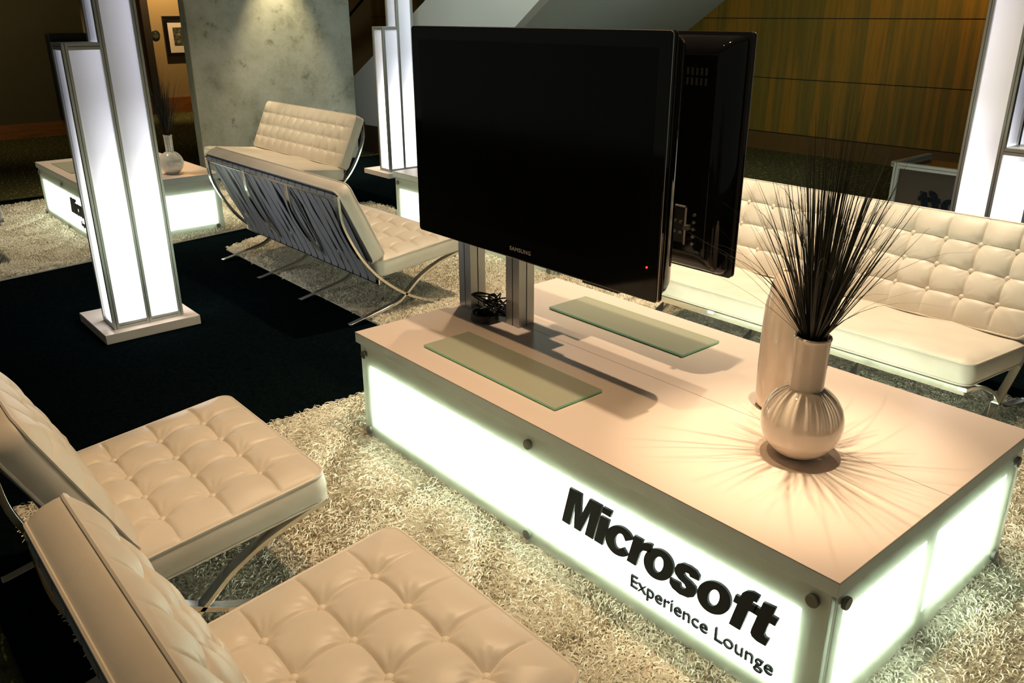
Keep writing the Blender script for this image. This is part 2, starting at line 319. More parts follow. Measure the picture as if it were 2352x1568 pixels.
# ------------------------------------------------------------------ shag rugs
ruglm = nmat('cream_shag_yarn', (.78, .70, .55), .9, spec=.1)
oi = N(ruglm, 'ShaderNodeNewGeometry'); base(ruglm, ramp(ruglm, oi.outputs['Random Per Island'], [(0, (.72, .66, .52)), (.5, (.83, .78, .64)), (1, (.91, .87, .75))]))
rugback = nmat('rug_backing', (.74, .68, .56), 1)
def rug(name, quad, dens, skip, label, wid=.0042, hgt=.034):
    xs = [p[0] for p in quad]; ys = [p[1] for p in quad]
    q = np.array(quad); x0, x1, y0, y1 = min(xs), max(xs), min(ys), max(ys)
    n = int((x1-x0)*(y1-y0)*dens); P = np.stack([rng.uniform(x0, x1, n), rng.uniform(y0, y1, n)], 1)
    ok = np.ones(n, bool)
    for i in range(4):
        a = q[i]; b = q[(i+1) % 4]; e = b-a; ok &= (e[0]*(P[:, 1]-a[1])-e[1]*(P[:, 0]-a[0])) > .012*np.sin(P[:, 0]*23+P[:, 1]*31)*np.hypot(*e)*.5
    for (a, b, c, d) in skip: ok &= ~((P[:, 0] > a) & (P[:, 0] < b) & (P[:, 1] > c) & (P[:, 1] < d))
    P = P[ok]; n = len(P)
    # tufts lean in gently swirling clumps
    ph = 2.2*np.sin(P[:, 0]*7.3+1.7*np.sin(P[:, 1]*5.1))+2.0*np.cos(P[:, 1]*8.9+1.3*np.sin(P[:, 0]*6.2))+rng.normal(0, 1.25, n)
    ln = rng.uniform(.026, .046, n); h = rng.uniform(.55, 1.0, n)*hgt
    clump = .88+.14*np.sin(P[:, 0]*31+2*np.sin(P[:, 1]*19))*np.sin(P[:, 1]*27+2*np.sin(P[:, 0]*23)); h *= clump
    h = np.minimum(h, ln*.95); lean = np.sqrt(np.maximum(ln**2-h**2, .0002)); D = np.stack([np.cos(ph), np.sin(ph)], 1)
    wa = ph+PI/2+rng.normal(0, .5, n); W = np.stack([np.cos(wa), np.sin(wa)], 1)
    T = np.array([0, .35, .72, 1.0]); V = np.zeros((n, 8, 3))
    curl = rng.normal(0, .35, n)
    for k, t in enumerate(T):
        c = P+D*(lean*t**1.5)[:, None]+W*(curl*.02*t*t)[:, None]
        zz = .006+h*np.sin(min(1, t*1.25)*PI/2)*(1-.25*max(0, t-.7)/.3)
        ww = wid*(1-.45*t*t)*rng.uniform(.8, 1.2, n)
        V[:, 2*k, :2] = c-W*(ww/2)[:, None]; V[:, 2*k+1, :2] = c+W*(ww/2)[:, None]; V[:, 2*k, 2] = zz+.0012; V[:, 2*k+1, 2] = zz-.0012
    base_i = (np.arange(n)*8)[:, None]
    F = np.concatenate([base_i+np.array([2*k, 2*k+1, 2*k+3, 2*k+2]) for k in range(3)], 1).reshape(-1)
    me = bpy.data.meshes.new('pile'); nf = n*3
    me.vertices.add(n*8); me.vertices.foreach_set('co', V.reshape(-1).astype(np.float32))
    me.loops.add(nf*4); me.loops.foreach_set('vertex_index', F.astype(np.int32))
    me.polygons.add(nf); me.polygons.foreach_set('loop_start', (np.arange(nf)*4).astype(np.int32))
    me.update(calc_edges=True); me.polygons.foreach_set('use_smooth', [True]*nf)
    me.materials.append(ruglm)
    t = empty(name, ((x0+x1)/2, (y0+y1)/2, .006))
    b = MB().prism([(p[0]-t.location.x, p[1]-t.location.y) for p in quad], .0005, .010, 'z').build('rug_backing', rugback, t)
    me.transform(Matrix.Translation(-t.location+Vector((0, 0, .006))))
    pl = bpy.data.objects.new('pile', me); C.objects.link(pl); pl.parent = t; pl['kind'] = 'stuff'
    tag(t, label, 'rug'); return t
rug('shag_rug', [(-.30, -1.235), (3.3, -1.235), (3.0, 2.40), (-.40, 2.42)], 28000, [(.1, 2.0, .12, 1.0)], 'cream shag rug under the nearest display table and the two front chairs', .0034, .025)
rug('shag_rug', [(-3.24, .775), (-.44, .76), (-.44, 2.42), (-3.95, 2.45)], 13000, [], 'cream shag rug under the long bench sofa seen from behind', .0052, .036)
rug('shag_rug', [(-5.85, -1.35), (-3.36, -1.35), (-3.90, 1.80), (-6.25, 1.80)], 10000, [(-5.3, -3.95, .15, .9)], 'cream shag rug under the far lit table behind the left light tower', .0062, .036)

# ------------------------------------------------------------------ seating
def cushion(name, W, D, T, cols, rows, mat, parent, M4, res=.006, puff=.016, dimp=.014, r=.045, wave=0, seed=0, backmat=None):
    a, b = W/2, D/2; nx = max(8, int(W/res)); ny = max(8, int(D/res))
    X, Y = np.meshgrid(np.linspace(-a, a, nx+1), np.linspace(-b, b, ny+1), indexing='ij')
    dx = np.maximum(np.abs(X)-(a-r), 0); dy = np.maximum(np.abs(Y)-(b-r), 0)
    m = np.maximum(dx, dy); h = np.hypot(dx, dy); s = np.where(h > 1e-9, m/np.maximum(h, 1e-9), 1)
    Xr = np.where(dx > 0, np.sign(X)*((a-r)+dx*s), X); Yr = np.where(dy > 0, np.sign(Y)*((b-r)+dy*s), Y)
    # distance to rounded outline
    dd = r-np.hypot(np.maximum(np.abs(Xr)-(a-r), 0), np.maximum(np.abs(Yr)-(b-r), 0))
    inn = np.minimum(a-np.abs(Xr), b-np.abs(Yr)); dist = np.where((np.abs(Xr) > a-r) & (np.abs(Yr) > b-r), dd, inn)
    cw = max(.0045, res*.75)
    H = .020*(1-np.exp(-np.maximum(dist, 0)/.028))
    bx = []; by = []
    if cols:
        bx = [(-(cols-1)/2+i)*W/(cols+1) for i in range(cols)]; by = [(-(rows-1)/2+j)*D/(rows+1) for j in range(rows)]
        sx_, sy_ = W/(cols+1), D/(rows+1)
        fx = np.abs(np.sin(PI*(Xr-bx[0])/sx_)); fy = np.abs(np.sin(PI*(Yr-by[0])/sy_))
        edge = np.clip(dist/.10, .25, 1)
        H = H+puff*((fx*fy)**.45)*edge
        gx = np.abs(((Xr-bx[0]+sx_/2) % sx_)-sx_/2); gy = np.abs(((Yr-by[0]+sy_/2) % sy_)-sy_/2)
        H -= .0045*np.exp(-(gx/cw)**2)*np.clip(dist/.03, 0, 1)+.0045*np.exp(-(gy/cw)**2)*np.clip(dist/.03, 0, 1)
        rngl = np.random.default_rng(seed)
        for p in bx:
            for q_ in by:
                rr = np.hypot(Xr-p, Yr-q_); th = np.arctan2(Yr-q_, Xr-p); k = rngl.uniform(0, 6, 2)
                H -= dimp*np.exp(-(rr/.030)**2)+.006*np.exp(-(rr/.060)**2)
                H += .0016*np.sin(9*th+k[0]+1.5*np.sin(3*th+k[1]))*np.exp(-((rr-.030)/.022)**2)
    rg = np.random.default_rng(seed+5)
    for _ in range(5):
        kx, ky, p0 = rg.normal(0, 9, 1)[0], rg.normal(0, 9, 1)[0], rg.uniform(0, 6); H += (.0012+wave)*np.sin(kx*Xr+ky*Yr+p0)*np.clip(dist/.05, 0, 1)
    top = np.stack([Xr, Yr, T/2+H-.008], -1).reshape(-1, 3); bot = np.stack([Xr, Yr, np.full_like(Xr, -T/2)-.004*(1-np.exp(-np.maximum(dist, 0)/.03))], -1).reshape(-1, 3)
    vs = [top, bot]; idx = lambda i, j: i*(ny+1)+j
    I, J = np.meshgrid(np.arange(nx), np.arange(ny), indexing='ij'); I = I.ravel(); J = J.ravel()
    q1 = np.stack([I*(ny+1)+J, (I+1)*(ny+1)+J, (I+1)*(ny+1)+J+1, I*(ny+1)+J+1], 1); nt_ = (nx+1)*(ny+1)
    faces = q1.tolist()+(q1[:, ::-1]+nt_).tolist()
    ring = [idx(i, 0) for i in range(nx+1)]+[idx(nx, j) for j in range(1, ny+1)]+[idx(i, ny) for i in range(nx-1, -1, -1)]+[idx(0, j) for j in range(ny-1, 0, -1)]
    R = len(ring); rp = top[ring]; cen = 0
    prev = [i+nt_ for i in ring]; k0 = 2*nt_
    for lv, (fz, bul) in enumerate(((.2, .005), (.5, .008), (.8, .005))):
        ctr = rp.copy(); n2 = np.stack([np.roll(rp[:, 1], -1)-np.roll(rp[:, 1], 1), -(np.roll(rp[:, 0], -1)-np.roll(rp[:, 0], 1))], 1)
        n2 /= np.maximum(np.linalg.norm(n2, axis=1)[:, None], 1e-9)
        ctr[:, :2] += n2*bul; ctr[:, 2] = -T/2+fz*(T-.008); vs.append(ctr)
        cur = [k0+lv*R+i for i in range(R)]
        faces += [(prev[i], prev[(i+1) % R], cur[(i+1) % R], cur[i]) for i in range(R)]; prev = cur
    faces += [(prev[i], prev[(i+1) % R], ring[(i+1) % R], ring[i]) for i in range(R)]
    mbx = MB(); mbx.v = [tuple(p) for p in np.concatenate(vs)]; mbx.f = [tuple(f) for f in faces]; mbx.m = [0]*len(faces)
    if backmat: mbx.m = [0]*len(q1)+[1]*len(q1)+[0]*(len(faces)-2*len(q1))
    o = mbx.build(name, [mat, backmat] if backmat else mat, parent, smooth=True, angle=50); o.matrix_local = M4
    step = max(1, int(.012/res)); rr_ = ring[::step]
    p2 = MB().loop([Vector(top[i])+Vector((0, 0, .000)) for i in rr_], .0048).loop([Vector(bot[i]) for i in rr_], .0048).build('piping', mat, o, smooth=True)
    if cols:
        bm_ = MB().lathe([(.0001, .0065), (.005, .0058), (.009, .0035), (.0115, 0), (.0105, -.003)][::-1], 16)
        zt = T/2-.008+.020-dimp-.006+.001; first = None
        for p in bx:
            for q_ in by:
                if first is None: first = bm_.build('button', mat, o, smooth=True); bo = first
                else: bo = first.copy(); C.objects.link(bo); bo.parent = o
                bo.location = (p, q_, zt)
    return o
def frame_M(org, yv, zv):
    yv = Vector(yv).normalized(); zv = Vector(zv).normalized(); xv = yv.cross(zv)
    m = Matrix((xv, yv, zv)).transposed().to_4x4(); m.translation = org; return m
BAR1 = [(-.045, .745), (-.030, .60), (.020, .476), (.093, .353), (.195, .239), (.34, .128), (.48, .060), (.60, .020), (.655, .010)]
BAR2 = [(.765, .302), (.70, .292), (.56, .250), (.445, .190), (.36, .122), (.29, .078), (.145, .044), (0, .014), (-.03, .010)]
def bar(pts, xc, wd, th):
    P = catmull(pts, 6); v = []; f = []
    for i, p in enumerate(P):
        a = np.array(P[max(i-1, 0)]); b = np.array(P[min(i+1, len(P)-1)]); t = (b-a)/np.linalg.norm(b-a); n_ = np.array((-t[1], t[0]))
        for sx1, sn in ((-1, -1), (1, -1), (1, 1), (-1, 1)): v.append((xc+sx1*wd/2, p[0]+n_[0]*sn*th/2, p[1]+n_[1]*sn*th/2))
    for i in range(len(P)-1):
        for j in range(4): f.append((4*i+j, 4*i+(j+1) % 4, 4*i+4+(j+1) % 4, 4*i+4+j))
    f += [(0, 3, 2, 1), tuple(4*(len(P)-1)+j for j in range(4))]
    return MB().add(v, f)
def seat(name, loc, rz, W, cols, xs, seat_tuft, label, cat, group=None, res=.006, nstrap=7):
    t = empty(name, loc, rz)       # local y: 0 rear foot .. .76 front ; x centred
    off = -.38
    def sh(o): o.location.y += off; return o
    for xc in xs:
        sh(bar(BAR1, xc, .036, .016).build('curved_back_leg', chrome, t, smooth=True, bevel=.0015))
        sh(bar(BAR2, xc, .036, .016).build('curved_seat_leg', chrome, t, smooth=True, bevel=.0015))
    hw = max(xs)
    for yy, zz in ((-.045, .735), (.185, .222), (.735, .284)):
        sh(MB().box(-hw, hw, yy-.006, yy+.006, zz-.016, zz+.016).build('cross_rail', chrome, t, bevel=.0015))
    # straps: seat and back
    n = nstrap; sw = (2*hw-.05)/n
    for i in range(n):
        xc = -hw+.025+sw*(i+.5); ww = sw*.84
        tw = .006*math.sin(i*2.4)
        b = MB(); P = [(-.052, .752), (-.054, .735), (-.034, .70), (.012+tw, .60), (.075, .46), (.142, .32), (.176, .235), (.180, .205)]
        v = []; f = []
        for k, p in enumerate(P):
            for sgn in (-1, 1):
                q9 = (1-.16*abs(math.sin(k*1.3+i*2.1))) if 2 < k < 6 else 1; tz = sgn*.005*math.sin(k*1.9+i*1.7)*(2 < k < 6); v.append((xc+sgn*ww/2*q9, p[0]+tz, p[1])); v.append((xc+sgn*ww/2*q9, p[0]+.004+tz, p[1]+.001))
        for k in range(len(P)-1):
            a0 = 4*k; f += [(a0, a0+2, a0+6, a0+4), (a0+1, a0+5, a0+7, a0+3), (a0, a0+4, a0+5, a0+1), (a0+2, a0+3, a0+7, a0+6)]
        f += [(0, 1, 3, 2), (4*len(P)-4, 4*len(P)-2, 4*len(P)-1, 4*len(P)-3)]
        sh(b.add(v, f).build('back_strap', strapm, t, smooth=True))
        P = [(.178, .238), (.20, .243), (.45, .262), (.66, .290), (.700, .296), (.722, .298), (.728, .297)]; v = []; f = []
        for k, p in enumerate(P):
            for sgn in (-1, 1): v.append((xc+sgn*ww/2, p[0], p[1])); v.append((xc+sgn*ww/2, p[0], p[1]-.003))
        for k in range(len(P)-1):
            a0 = 4*k; f += [(a0, a0+2, a0+6, a0+4), (a0+1, a0+5, a0+7, a0+3), (a0, a0+4, a0+5, a0+1), (a0+2, a0+3, a0+7, a0+6)]
        f += [(0, 1, 3, 2), (4*len(P)-4, 4*len(P)-2, 4*len(P)-1, 4*len(P)-3)]
        sh(MB().add(v, f).build('seat_strap', strapm, t, smooth=True))
    # seat cushion : from rear (.19,.26) to front (.765,.322) underside
    T = .092; yv = Vector((0, .575, .060)).normalized(); zv = Vector((0, -yv.z, yv.y)); ctr = Vector((0, .4775+off, .289))+zv*(T/2)
    cushion('seat_cushion', W, .578, T, cols if seat_tuft else 0, 3, leather, t, frame_M(ctr, yv, zv), res, seed=int(abs(loc[0]*10)), wave=0 if seat_tuft else .0012)
    # back cushion : underside from (.172,.350) to (-.035,.770) 
    p0 = Vector((0, .158, .336)); p1 = Vector((0, -.048, .770)); T = .086; yv = (p1-p0).normalized(); zv = Vector((0, yv.z, -yv.y)); Dp = (p1-p0).length
    ctr = (p0+p1)/2+zv*(T/2); ctr.y += off
    cushion('back_cushion', W, Dp, T, cols, 3, leather, t, frame_M(ctr, -yv, zv) if False else frame_M(ctr, yv, zv), res, seed=3+int(abs(loc[0]*10)), backmat=backl)
    tag(t, label, cat, group); return t
zf = .006
seat('lounge_chair', (.45, -1.335+.38, zf), 0, .715, 4, (-.33, .33), True, 'cream tufted leather lounge chair at left, second from the camera, on the shag rug', 'chair', res=.0045)
seat('lounge_chair', (1.515, -1.335+.38, zf), 0, .715, 4, (-.33, .33), True, 'cream tufted leather lounge chair nearest the camera at the bottom edge', 'chair', res=.004)
seat('lounge_chair', (-4.27, -1.275+.38, zf), 0, .715, 4, (-.33, .33), True, 'cream leather chair cut by the left edge, beside the far lit table', 'chair', res=.012)
seat('lounge_sofa', (-2.07, .655+.38, zf), 0, 1.80, 11, (-.885, -.295, .295, .885), True, 'long cream leather sofa seen from behind, grey straps showing under its back', 'sofa', res=.009, nstrap=20)
seat('lounge_sofa', (.80, 2.42-.38, zf), PI, 1.80, 11, (-.885, -.295, .295, .885), False, 'long cream leather sofa behind the large vase and the nearest table', 'sofa', res=.0065, nstrap=20)
seat('lounge_sofa', (-4.82, 2.39-.38, zf), PI, 1.80, 11, (-.885, -.295, .295, .885), False, 'farthest cream leather sofa, tufted back in front of the concrete pillar', 'sofa', res=.009, nstrap=20)

# ------------------------------------------------------------------ logo glyphs (heavy oblique), unit = cap height
def arc(cx, cy_, rx, ry, a0, a1, n=20): return [(cx+rx*math.cos(math.radians(a0+(a1-a0)*i/n)), cy_+ry*math.sin(math.radians(a0+(a1-a0)*i/n))) for i in range(n+1)]
def glyphs():
    out = []; x = 0
    def put(sp_, adv):
        nonlocal x
        out.append([[(px+x, py) for px, py in s_] for s_ in sp_])
        x += adv
    put([[(0, 0), (0, 1), (.40, 1), (.53, .42), (.66, 1), (1.06, 1), (1.06, 0), (.79, 0), (.79, .68), (.64, 0), (.42, 0), (.27, .68), (.27, 0)]], 1.10)   # M
    put([[(0, 0), (0, .74), (.27, .74), (.27, 0)], [(0, .83), (0, 1), (.27, 1), (.27, .83)]], .29)          # i
    put([arc(.40, .37, .42, .395, 36, 324, 34)+[(.56, .27)]+arc(.40, .37, .135, .215, 310, 50, 20)+[(.56, .46)]], .74)       # c
    put([[(0, 0), (0, .74), (.26, .74), (.26, .64), (.34, .72), (.44, .76), (.52, .76), (.52, .52)]+[(.42, .52), (.33, .49), (.28, .40), (.27, 0)]], .43)   # r
    put([arc(.38, .37, .40, .395, 0, 350, 40), arc(.38, .37, .13, .215, 0, 350, 30)], .73)      # o
    def S_(): return [(.02, .22), (.05, .10), (.16, .01), (.36, -.03), (.58, .01), (.70, .11), (.72, .25), (.66, .36), (.53, .42), (.36, .46), (.30, .51), (.33, .57), (.41, .585), (.46, .53), (.68, .55), (.66, .67), (.55, .75), (.38, .775), (.20, .75), (.08, .66), (.05, .52), (.10, .40), (.22, .33), (.40, .28), (.46, .22), (.42, .155), (.34, .15), (.29, .24)]
    put([S_()], .74)
    put([arc(.38, .37, .40, .395, 0, 350, 40), arc(.38, .37, .13, .215, 0, 350, 30)], .79)      # o
    put([[(.10, 0), (.10, .55), (0, .55), (0, .74), (.10, .74), (.11, .86), (.18, .96), (.30, 1.01), (.46, 1.0), (.46, .82), (.39, .82), (.37, .74), (.50, .74), (.50, .55), (.37, .55), (.37, 0)]], .47)   # f
    put([[(.10, .20), (.10, .55), (0, .55), (0, .74), (.10, .74), (.10, .92), (.37, .95), (.37, .74), (.50, .74), (.50, .55), (.37, .55), (.37, .24), (.42, .19), (.50, .19), (.50, 0), (.30, -.01), (.17, .03), (.11, .10)]], .50)  # t
    return out, x
GL, GW = glyphs()
def logo(parent, x0, zbot, cap, width, yface, flip=1, name='logo_lettering'):
    # letters stand on the sheet facing -y (flip=1)
    k = width/(GW+.25); gl = [[[((px+.25*py)*k*flip, py*cap) for px, py in s_] for s_ in gly] for gly in GL]
    Mx = Matrix(((1, 0, 0, x0), (0, 0, -1, yface), (0, 1, 0, zbot), (0, 0, 0, 1)))
    for q_ in gl: curve_mesh('logo_letter', q_, .008, black, parent, Mx)
def sub(parent, x0, zbot, size, yface, width):
    Mx = Matrix(((1, 0, 0, x0), (0, 0, -1, yface), (0, 1, 0, zbot), (0, 0, 0, 1)))
    o = text_obj('lettering', 'Experience Lounge', size, .006, black, parent, Mx, 0, 1.0)
    xs = [v_.co.x for v_ in o.data.vertices]; s_ = width/(max(xs)-min(xs)); a = min(xs)
    for v_ in o.data.vertices: v_.co.x = x0+(v_.co.x-a)*s_
    split_letters(o, 'letter')

# ------------------------------------------------------------------ lit display tables
def table(name, loc, Lx, W, label, logo_at=None, litm=lit, ends=(True,), H=.474, t=.042, split_end=True):
    T = empty(name, loc)
    z0 = loc[2]; H = H-z0; p = .045
    tp = MB().box(0, Lx, 0, W, H-t, H, 0).build('tabletop', [lam], T, bevel=.0008, seg=1)
    MB().box(.0006, Lx-.0006, -.0008, .0004, H-t, H-.0016).box(.0006, Lx-.0006, W-.0004, W+.0008, H-t, H-.0016).box(-.0008, .0004, 0, W, H-t, H-.0016).box(Lx-.0004, Lx+.0008, 0, W, H-t, H-.0016).build('edge_band', edgem, tp)
    MB().box(-.001, Lx+.001, -.0011, -.0007, H-.0022, H-.0004).box(Lx+.0007, Lx+.0011, 0, W, H-.0022, H-.0004).box(-.0011, -.0007, 0, W, H-.0022, H-.0004).build('edge_line', seamm, tp)
    MB().box(.001, Lx-.001, W/2-.0008, W/2+.0008, H, H+.0003).build('seam', seamm, tp)
    iy = .022; ix = .022; zt = H-t; pn = .068; rb, rt = .062, .092; pf_ = .036
    def ex(nm, *a, ax): MB().extr(*a, ax=ax).build(nm, [palealu, slot], T)
    for x, px_ in ((ix, pf_), (Lx-ix-pn, pn)):
        for y, py_ in ((iy, pn if x > ix else pf_), (W-iy-pf_, pf_)): ex('corner_post', x, x+px_, y, y+py_, 0.0, zt-.001, ax=2)
    for y in (iy, W-iy-.03):
        for z, zh in ((.0, rb), (zt-rt-.001, rt)): ex('frame_rail', ix+pf_, Lx-ix-pn, y, y+.03, z, z+zh, ax=0)
    for x in (Lx-ix-.03, ix):
        for z, zh in ((.0, rb), (zt-rt-.001, rt)): ex('frame_rail', x, x+.03, iy+(pn if x > ix else pf_), W-iy-pf_, z, z+zh, ax=1)
        if split_end: ex('frame_mullion', x, x+.03, W/2-.031, W/2+.031, rb, zt-rt-.001, ax=2)
    for y in (iy+.012, W-iy-.016): MB().box(ix+pf_, Lx-ix-pn, y, y+.004, rb, zt-rt-.001).build('diffuser', litm, T)
    for x in (ix+.012, Lx-ix-.016): MB().box(x, x+.004, iy+(pn if x > ix+.02 else pf_), W-iy-pf_, rb, zt-rt-.001).build('diffuser', litm, T)
    # frosted sheets on standoffs
    shs = []
    sh1 = MB().box(.018, Lx-.018, .010, .016, .004, zt-.008).build('acrylic_sheet', acr, T, bevel=.0006, seg=1)
    sh2 = MB().box(.018, Lx-.018, W-.016, W-.010, .004, zt-.008).build('acrylic_sheet', acr, T)
    sh3 = MB().box(Lx-.012, Lx-.006, .018, W-.018, .004, zt-.008).build('acrylic_sheet', acr, T)
    sh4 = MB().box(.006, .012, .018, W-.018, .004, zt-.008).build('acrylic_sheet', acr, T)
    kb = MB().lathe([(.0165, 0), (.0170, .002), (.0170, .009), (.0155, .011)], 24).lathe([(.009, -.022), (.009, .001)], 16)
    kp = [((x, .008, z), 'f') for x in (.052, Lx/2-.008, Lx-.058) for z in (.048, zt-.042)]+[((x, W-.008, z), 'b') for x in (.052, Lx/2-.008, Lx-.058) for z in (.048, zt-.042)]
    kp += [((Lx-.004, y, z), 'r') for y in (.048, W-.070) for z in (.050, zt-.036)]+[((.004, y, z), 'l') for y in (.048, W-.070) for z in (.050, zt-.036)]
    k0 = None
    for pos, sd in kp:
        if k0 is None: k0 = kb.build('standoff_knob', knobm, T, smooth=True); k = k0
        else: k = k0.copy(); C.objects.link(k); k.parent = T
        k.location = pos; k.rotation_euler = {'f': (PI/2, 0, 0), 'b': (-PI/2, 0, 0), 'r': (0, PI/2, 0), 'l': (0, -PI/2, 0)}[sd]
    if logo_at:
        x0, zb, cap, wd = logo_at
        logo(T, x0, zb-z0, cap, wd, .006)
        sub(T, x0+.288*wd/.764, zb-z0-.079*cap/.132, .060*cap/.132, .006, .471*wd/.764)
    tag(T, label, 'table'); return T
zr = .008
table('display_table', (0, 0, zr), 2.09, 1.11, 'large lit display table in front, televisions and vase on its pink-white top', (1.199, .191, .132, .764))
table('display_table', (-5.40, .045, zr), 1.57, .99, 'lit display table at far left, partly hidden behind the tall light tower', (-4.46+5.40, .20, .120, .62), litf, split_end=False)
table('display_table', (-2.98, 2.11, zr), 1.9, 1.05, 'lit display table behind the televisions, only its left corner showing', None, litf)

# ------------------------------------------------------------------ glass plates, vases, grass, cables
for i, (x0, x1, y0, y1, lb) in enumerate(((.318, 1.045, .112, .328, 'frosted green glass plate on the table, nearer the logo side'), (.308, 1.028, .772, .992, 'frosted green glass plate on the table, on the side of the rear sofa'))):
    g_ = empty('glass_plate', ((x0+x1)/2, (y0+y1)/2, .4745)); a, b = (x1-x0)/2, (y1-y0)/2
    MB().box(-a+.0005, a-.0005, -b+.0005, b-.0005, .003, .0105).build('plate', glassg, g_)
    e = MB(); 
    e.box(-a, a, -b-.0003, -b+.0005, .0028, .0108).box(-a, a, b-.0005, b+.0003, .0028, .0108).box(-a-.0003, -a+.0005, -b, b, .0028, .0108).box(a-.0005, a+.0003, -b, b, .0028, .0108); e.build('polished_edge', glasse, g_)
    MB().box(-a+.02, -a+.035, -b+.02, -b+.035, 0, .003).box(a-.035, a-.02, -b+.02, -b+.035, 0, .003).box(-a+.02, -a+.035, b-.035, b-.02, 0, .003).box(a-.035, a-.02, b-.035, b-.02, 0, .003).build('bumper', acredge, g_)
    tag(g_, lb, 'glass plate')
gp = empty('glass_plate', (-4.87, .25, .4745)); MB().box(-.30, .30, -.13, .10, .0, .009).build('plate', glassg, gp); tag(gp, 'frosted green glass plate on the far lit table', 'glass plate')
def vase_prof(R=.1135, rn=.046, H=.362, rt=.049):
    zc = R*.93; pr = [(.0001, 0), (.045, 0)]
    a0 = math.asin(-.93); a1 = math.acos(rn/R)
    for i in range(1, 25):
        a = a0+(a1-a0)*i/24; pr.append((max(R*math.cos(a), .045 if i < 2 else 0), zc+R*math.sin(a)))
    zz = pr[-1][1]; pr += [(rn, zz+.004), (rn, zz+.03), (rt-.001, H-.012), (rt+.0015, H-.004), (rt, H), (rt-.005, H), (rt-.007, H-.006), (rn-.008, zz+.03), (rn-.01, zz)]
    return pr
VX, VY = 1.700, .455
tag(MB().lathe(vase_prof(), 72).build('round_vase', ceram, smooth=True), 'round-bellied glazed vase with a cylinder neck holding dark grass on the near table', 'vase').location = (VX, VY, .475)
tp_ = [(.0001, 0), (.046, 0), (.056, .012), (.061, .05), (.063, .14), (.063, .24), (.062, .30), (.059, .35), (.052, .40), (.040, .437), (.028, .452), (.024, .456), (.018, .452), (.018, .40)]
tag(MB().lathe(tp_, 64).build('tall_vase', ceram, smooth=True), 'tall bullet-shaped glazed vase standing behind the round vase', 'vase').location = (1.478, .672, .475)
def grass(name, loc, n, rneck, zlow, spread, h0, h1, seed, label, wd=.0034):
    r = np.random.default_rng(seed); mb = MB()
    for i in range(n):
        a = r.uniform(0, 2*PI); out = spread*(r.uniform(0, 1)**.9)*(1.5 if i % 17 == 0 else 1); ln = r.uniform(h0, h1)*(1-.25*(out/spread)); thin = i % 5 == 0
        if thin: ln *= 1.25
        r0 = rneck*.55*math.sqrt(r.uniform()); a2 = a+r.normal(0, .5); p0 = Vector((r0*math.cos(a2), r0*math.sin(a2), zlow))
        r1 = rneck*.80*(out/spread)**.5; p1 = Vector((r1*math.cos(a), r1*math.sin(a), 0))
        nseg = 7; pts = [p0, p1]; bend = r.uniform(.0, .35) if r.uniform() < .75 else r.uniform(.7, 1.7)
        for k in range(1, nseg+1):
            t = k/nseg; rad = r1+out*t*(1+bend*t*.5); z = ln*t*math.cos(min(1.2, out*1.6))*(1-bend*.22*t*t)
            pts.append(Vector((rad*math.cos(a+.12*bend*t), rad*math.sin(a+.12*bend*t), z)))
        side = Vector((-math.sin(a+r.uniform(-1, 1)), math.cos(a+r.uniform(-1, 1)), 0)).normalized()
        W_ = wd*(r.uniform(.25, .45) if thin else r.uniform(.6, 1.2)); v = []; f = []
        for k, p in enumerate(pts):
            w_ = W_*(1-.85*(k/(len(pts)-1))**1.6)/2; nrm = Vector((0, 0, 1)).cross(side)
            v += [tuple(p-side*w_), tuple(p+nrm*w_*.5), tuple(p+side*w_)]
        for k in range(len(pts)-1):
            b_ = 3*k; f += [(b_, b_+1, b_+4, b_+3), (b_+1, b_+2, b_+5, b_+4), (b_+2, b_, b_+3, b_+5)]
        mb.add(v, f)
    o = mb.build(name, grassm, smooth=True, angle=180); o.location = loc; tag(o, label, 'grass'); return o
grass('ornamental_grass', (VX, VY, .475+.362), 300, .040, -.16, .19, .37, .66, 5, 'dark ornamental grass fanning out of the round vase on the near table', .0060)
vv = MB().lathe(vase_prof(.092, .030, .30, .033), 40).build('round_vase', ceramw, smooth=True); vv.location = (-4.05, .74, .475); tag(vv, 'small white round vase with slim neck on the far lit table', 'vase')
grass('ornamental_grass', (-4.05, .74, .475+.30), 160, .026, -.10, .16, .34, .60, 9, 'dark ornamental grass in the white vase behind the left light tower', .0060)
# cable bundle next to the television posts
cc = empty('cable_bundle', (.232, .478, .4745))
q = MB()
for k in range(4):
    q.loop([(.058*math.cos(a), .050*math.sin(a), .006+.0075*k) for a in np.linspace(0, 2*PI, 28)[:-1]], .0055)
    q.loop([((.048-.002*k)*math.cos(a), (.040-.002*k)*math.sin(a), .006+.0065*k) for a in np.linspace(0, 2*PI, 28)[:-1]], .0055)
q.build('cable_coil', cable, cc, smooth=True)
q = MB()
for k in range(7):
    r_ = random.Random(k); P = [(.02+r_.uniform(-.05, .05), .03+r_.uniform(-.03, .06), .03)]
    for j in range(4): P.append((r_.uniform(-.07, .09), r_.uniform(-.02, .10), r_.uniform(.03, .11)))
    P.append((.09, .06, .02)); q.tube(catmull(P, 7), .0032, 6)
q.build('loose_cable', cable, cc, smooth=True)
q = MB().tube(catmull([(-.03, .06, .04), (.0, .07, .075), (.05, .06, .07), (.07, .05, .04), (.03, .05, .05)], 8), .0028, 6); q.build('purple_cable', purple, cc, smooth=True)
q = MB().tube([(-.05, .07, .045), (-.055, .075, .075)], .008, 10).tube([(-.01, .05, .045), (.03, .04, .043)], .006, 10).tube([(.0, .03, .04), (.04, .02, .038)], .005, 10); q.build('metal_plug', connm, cc, smooth=True)
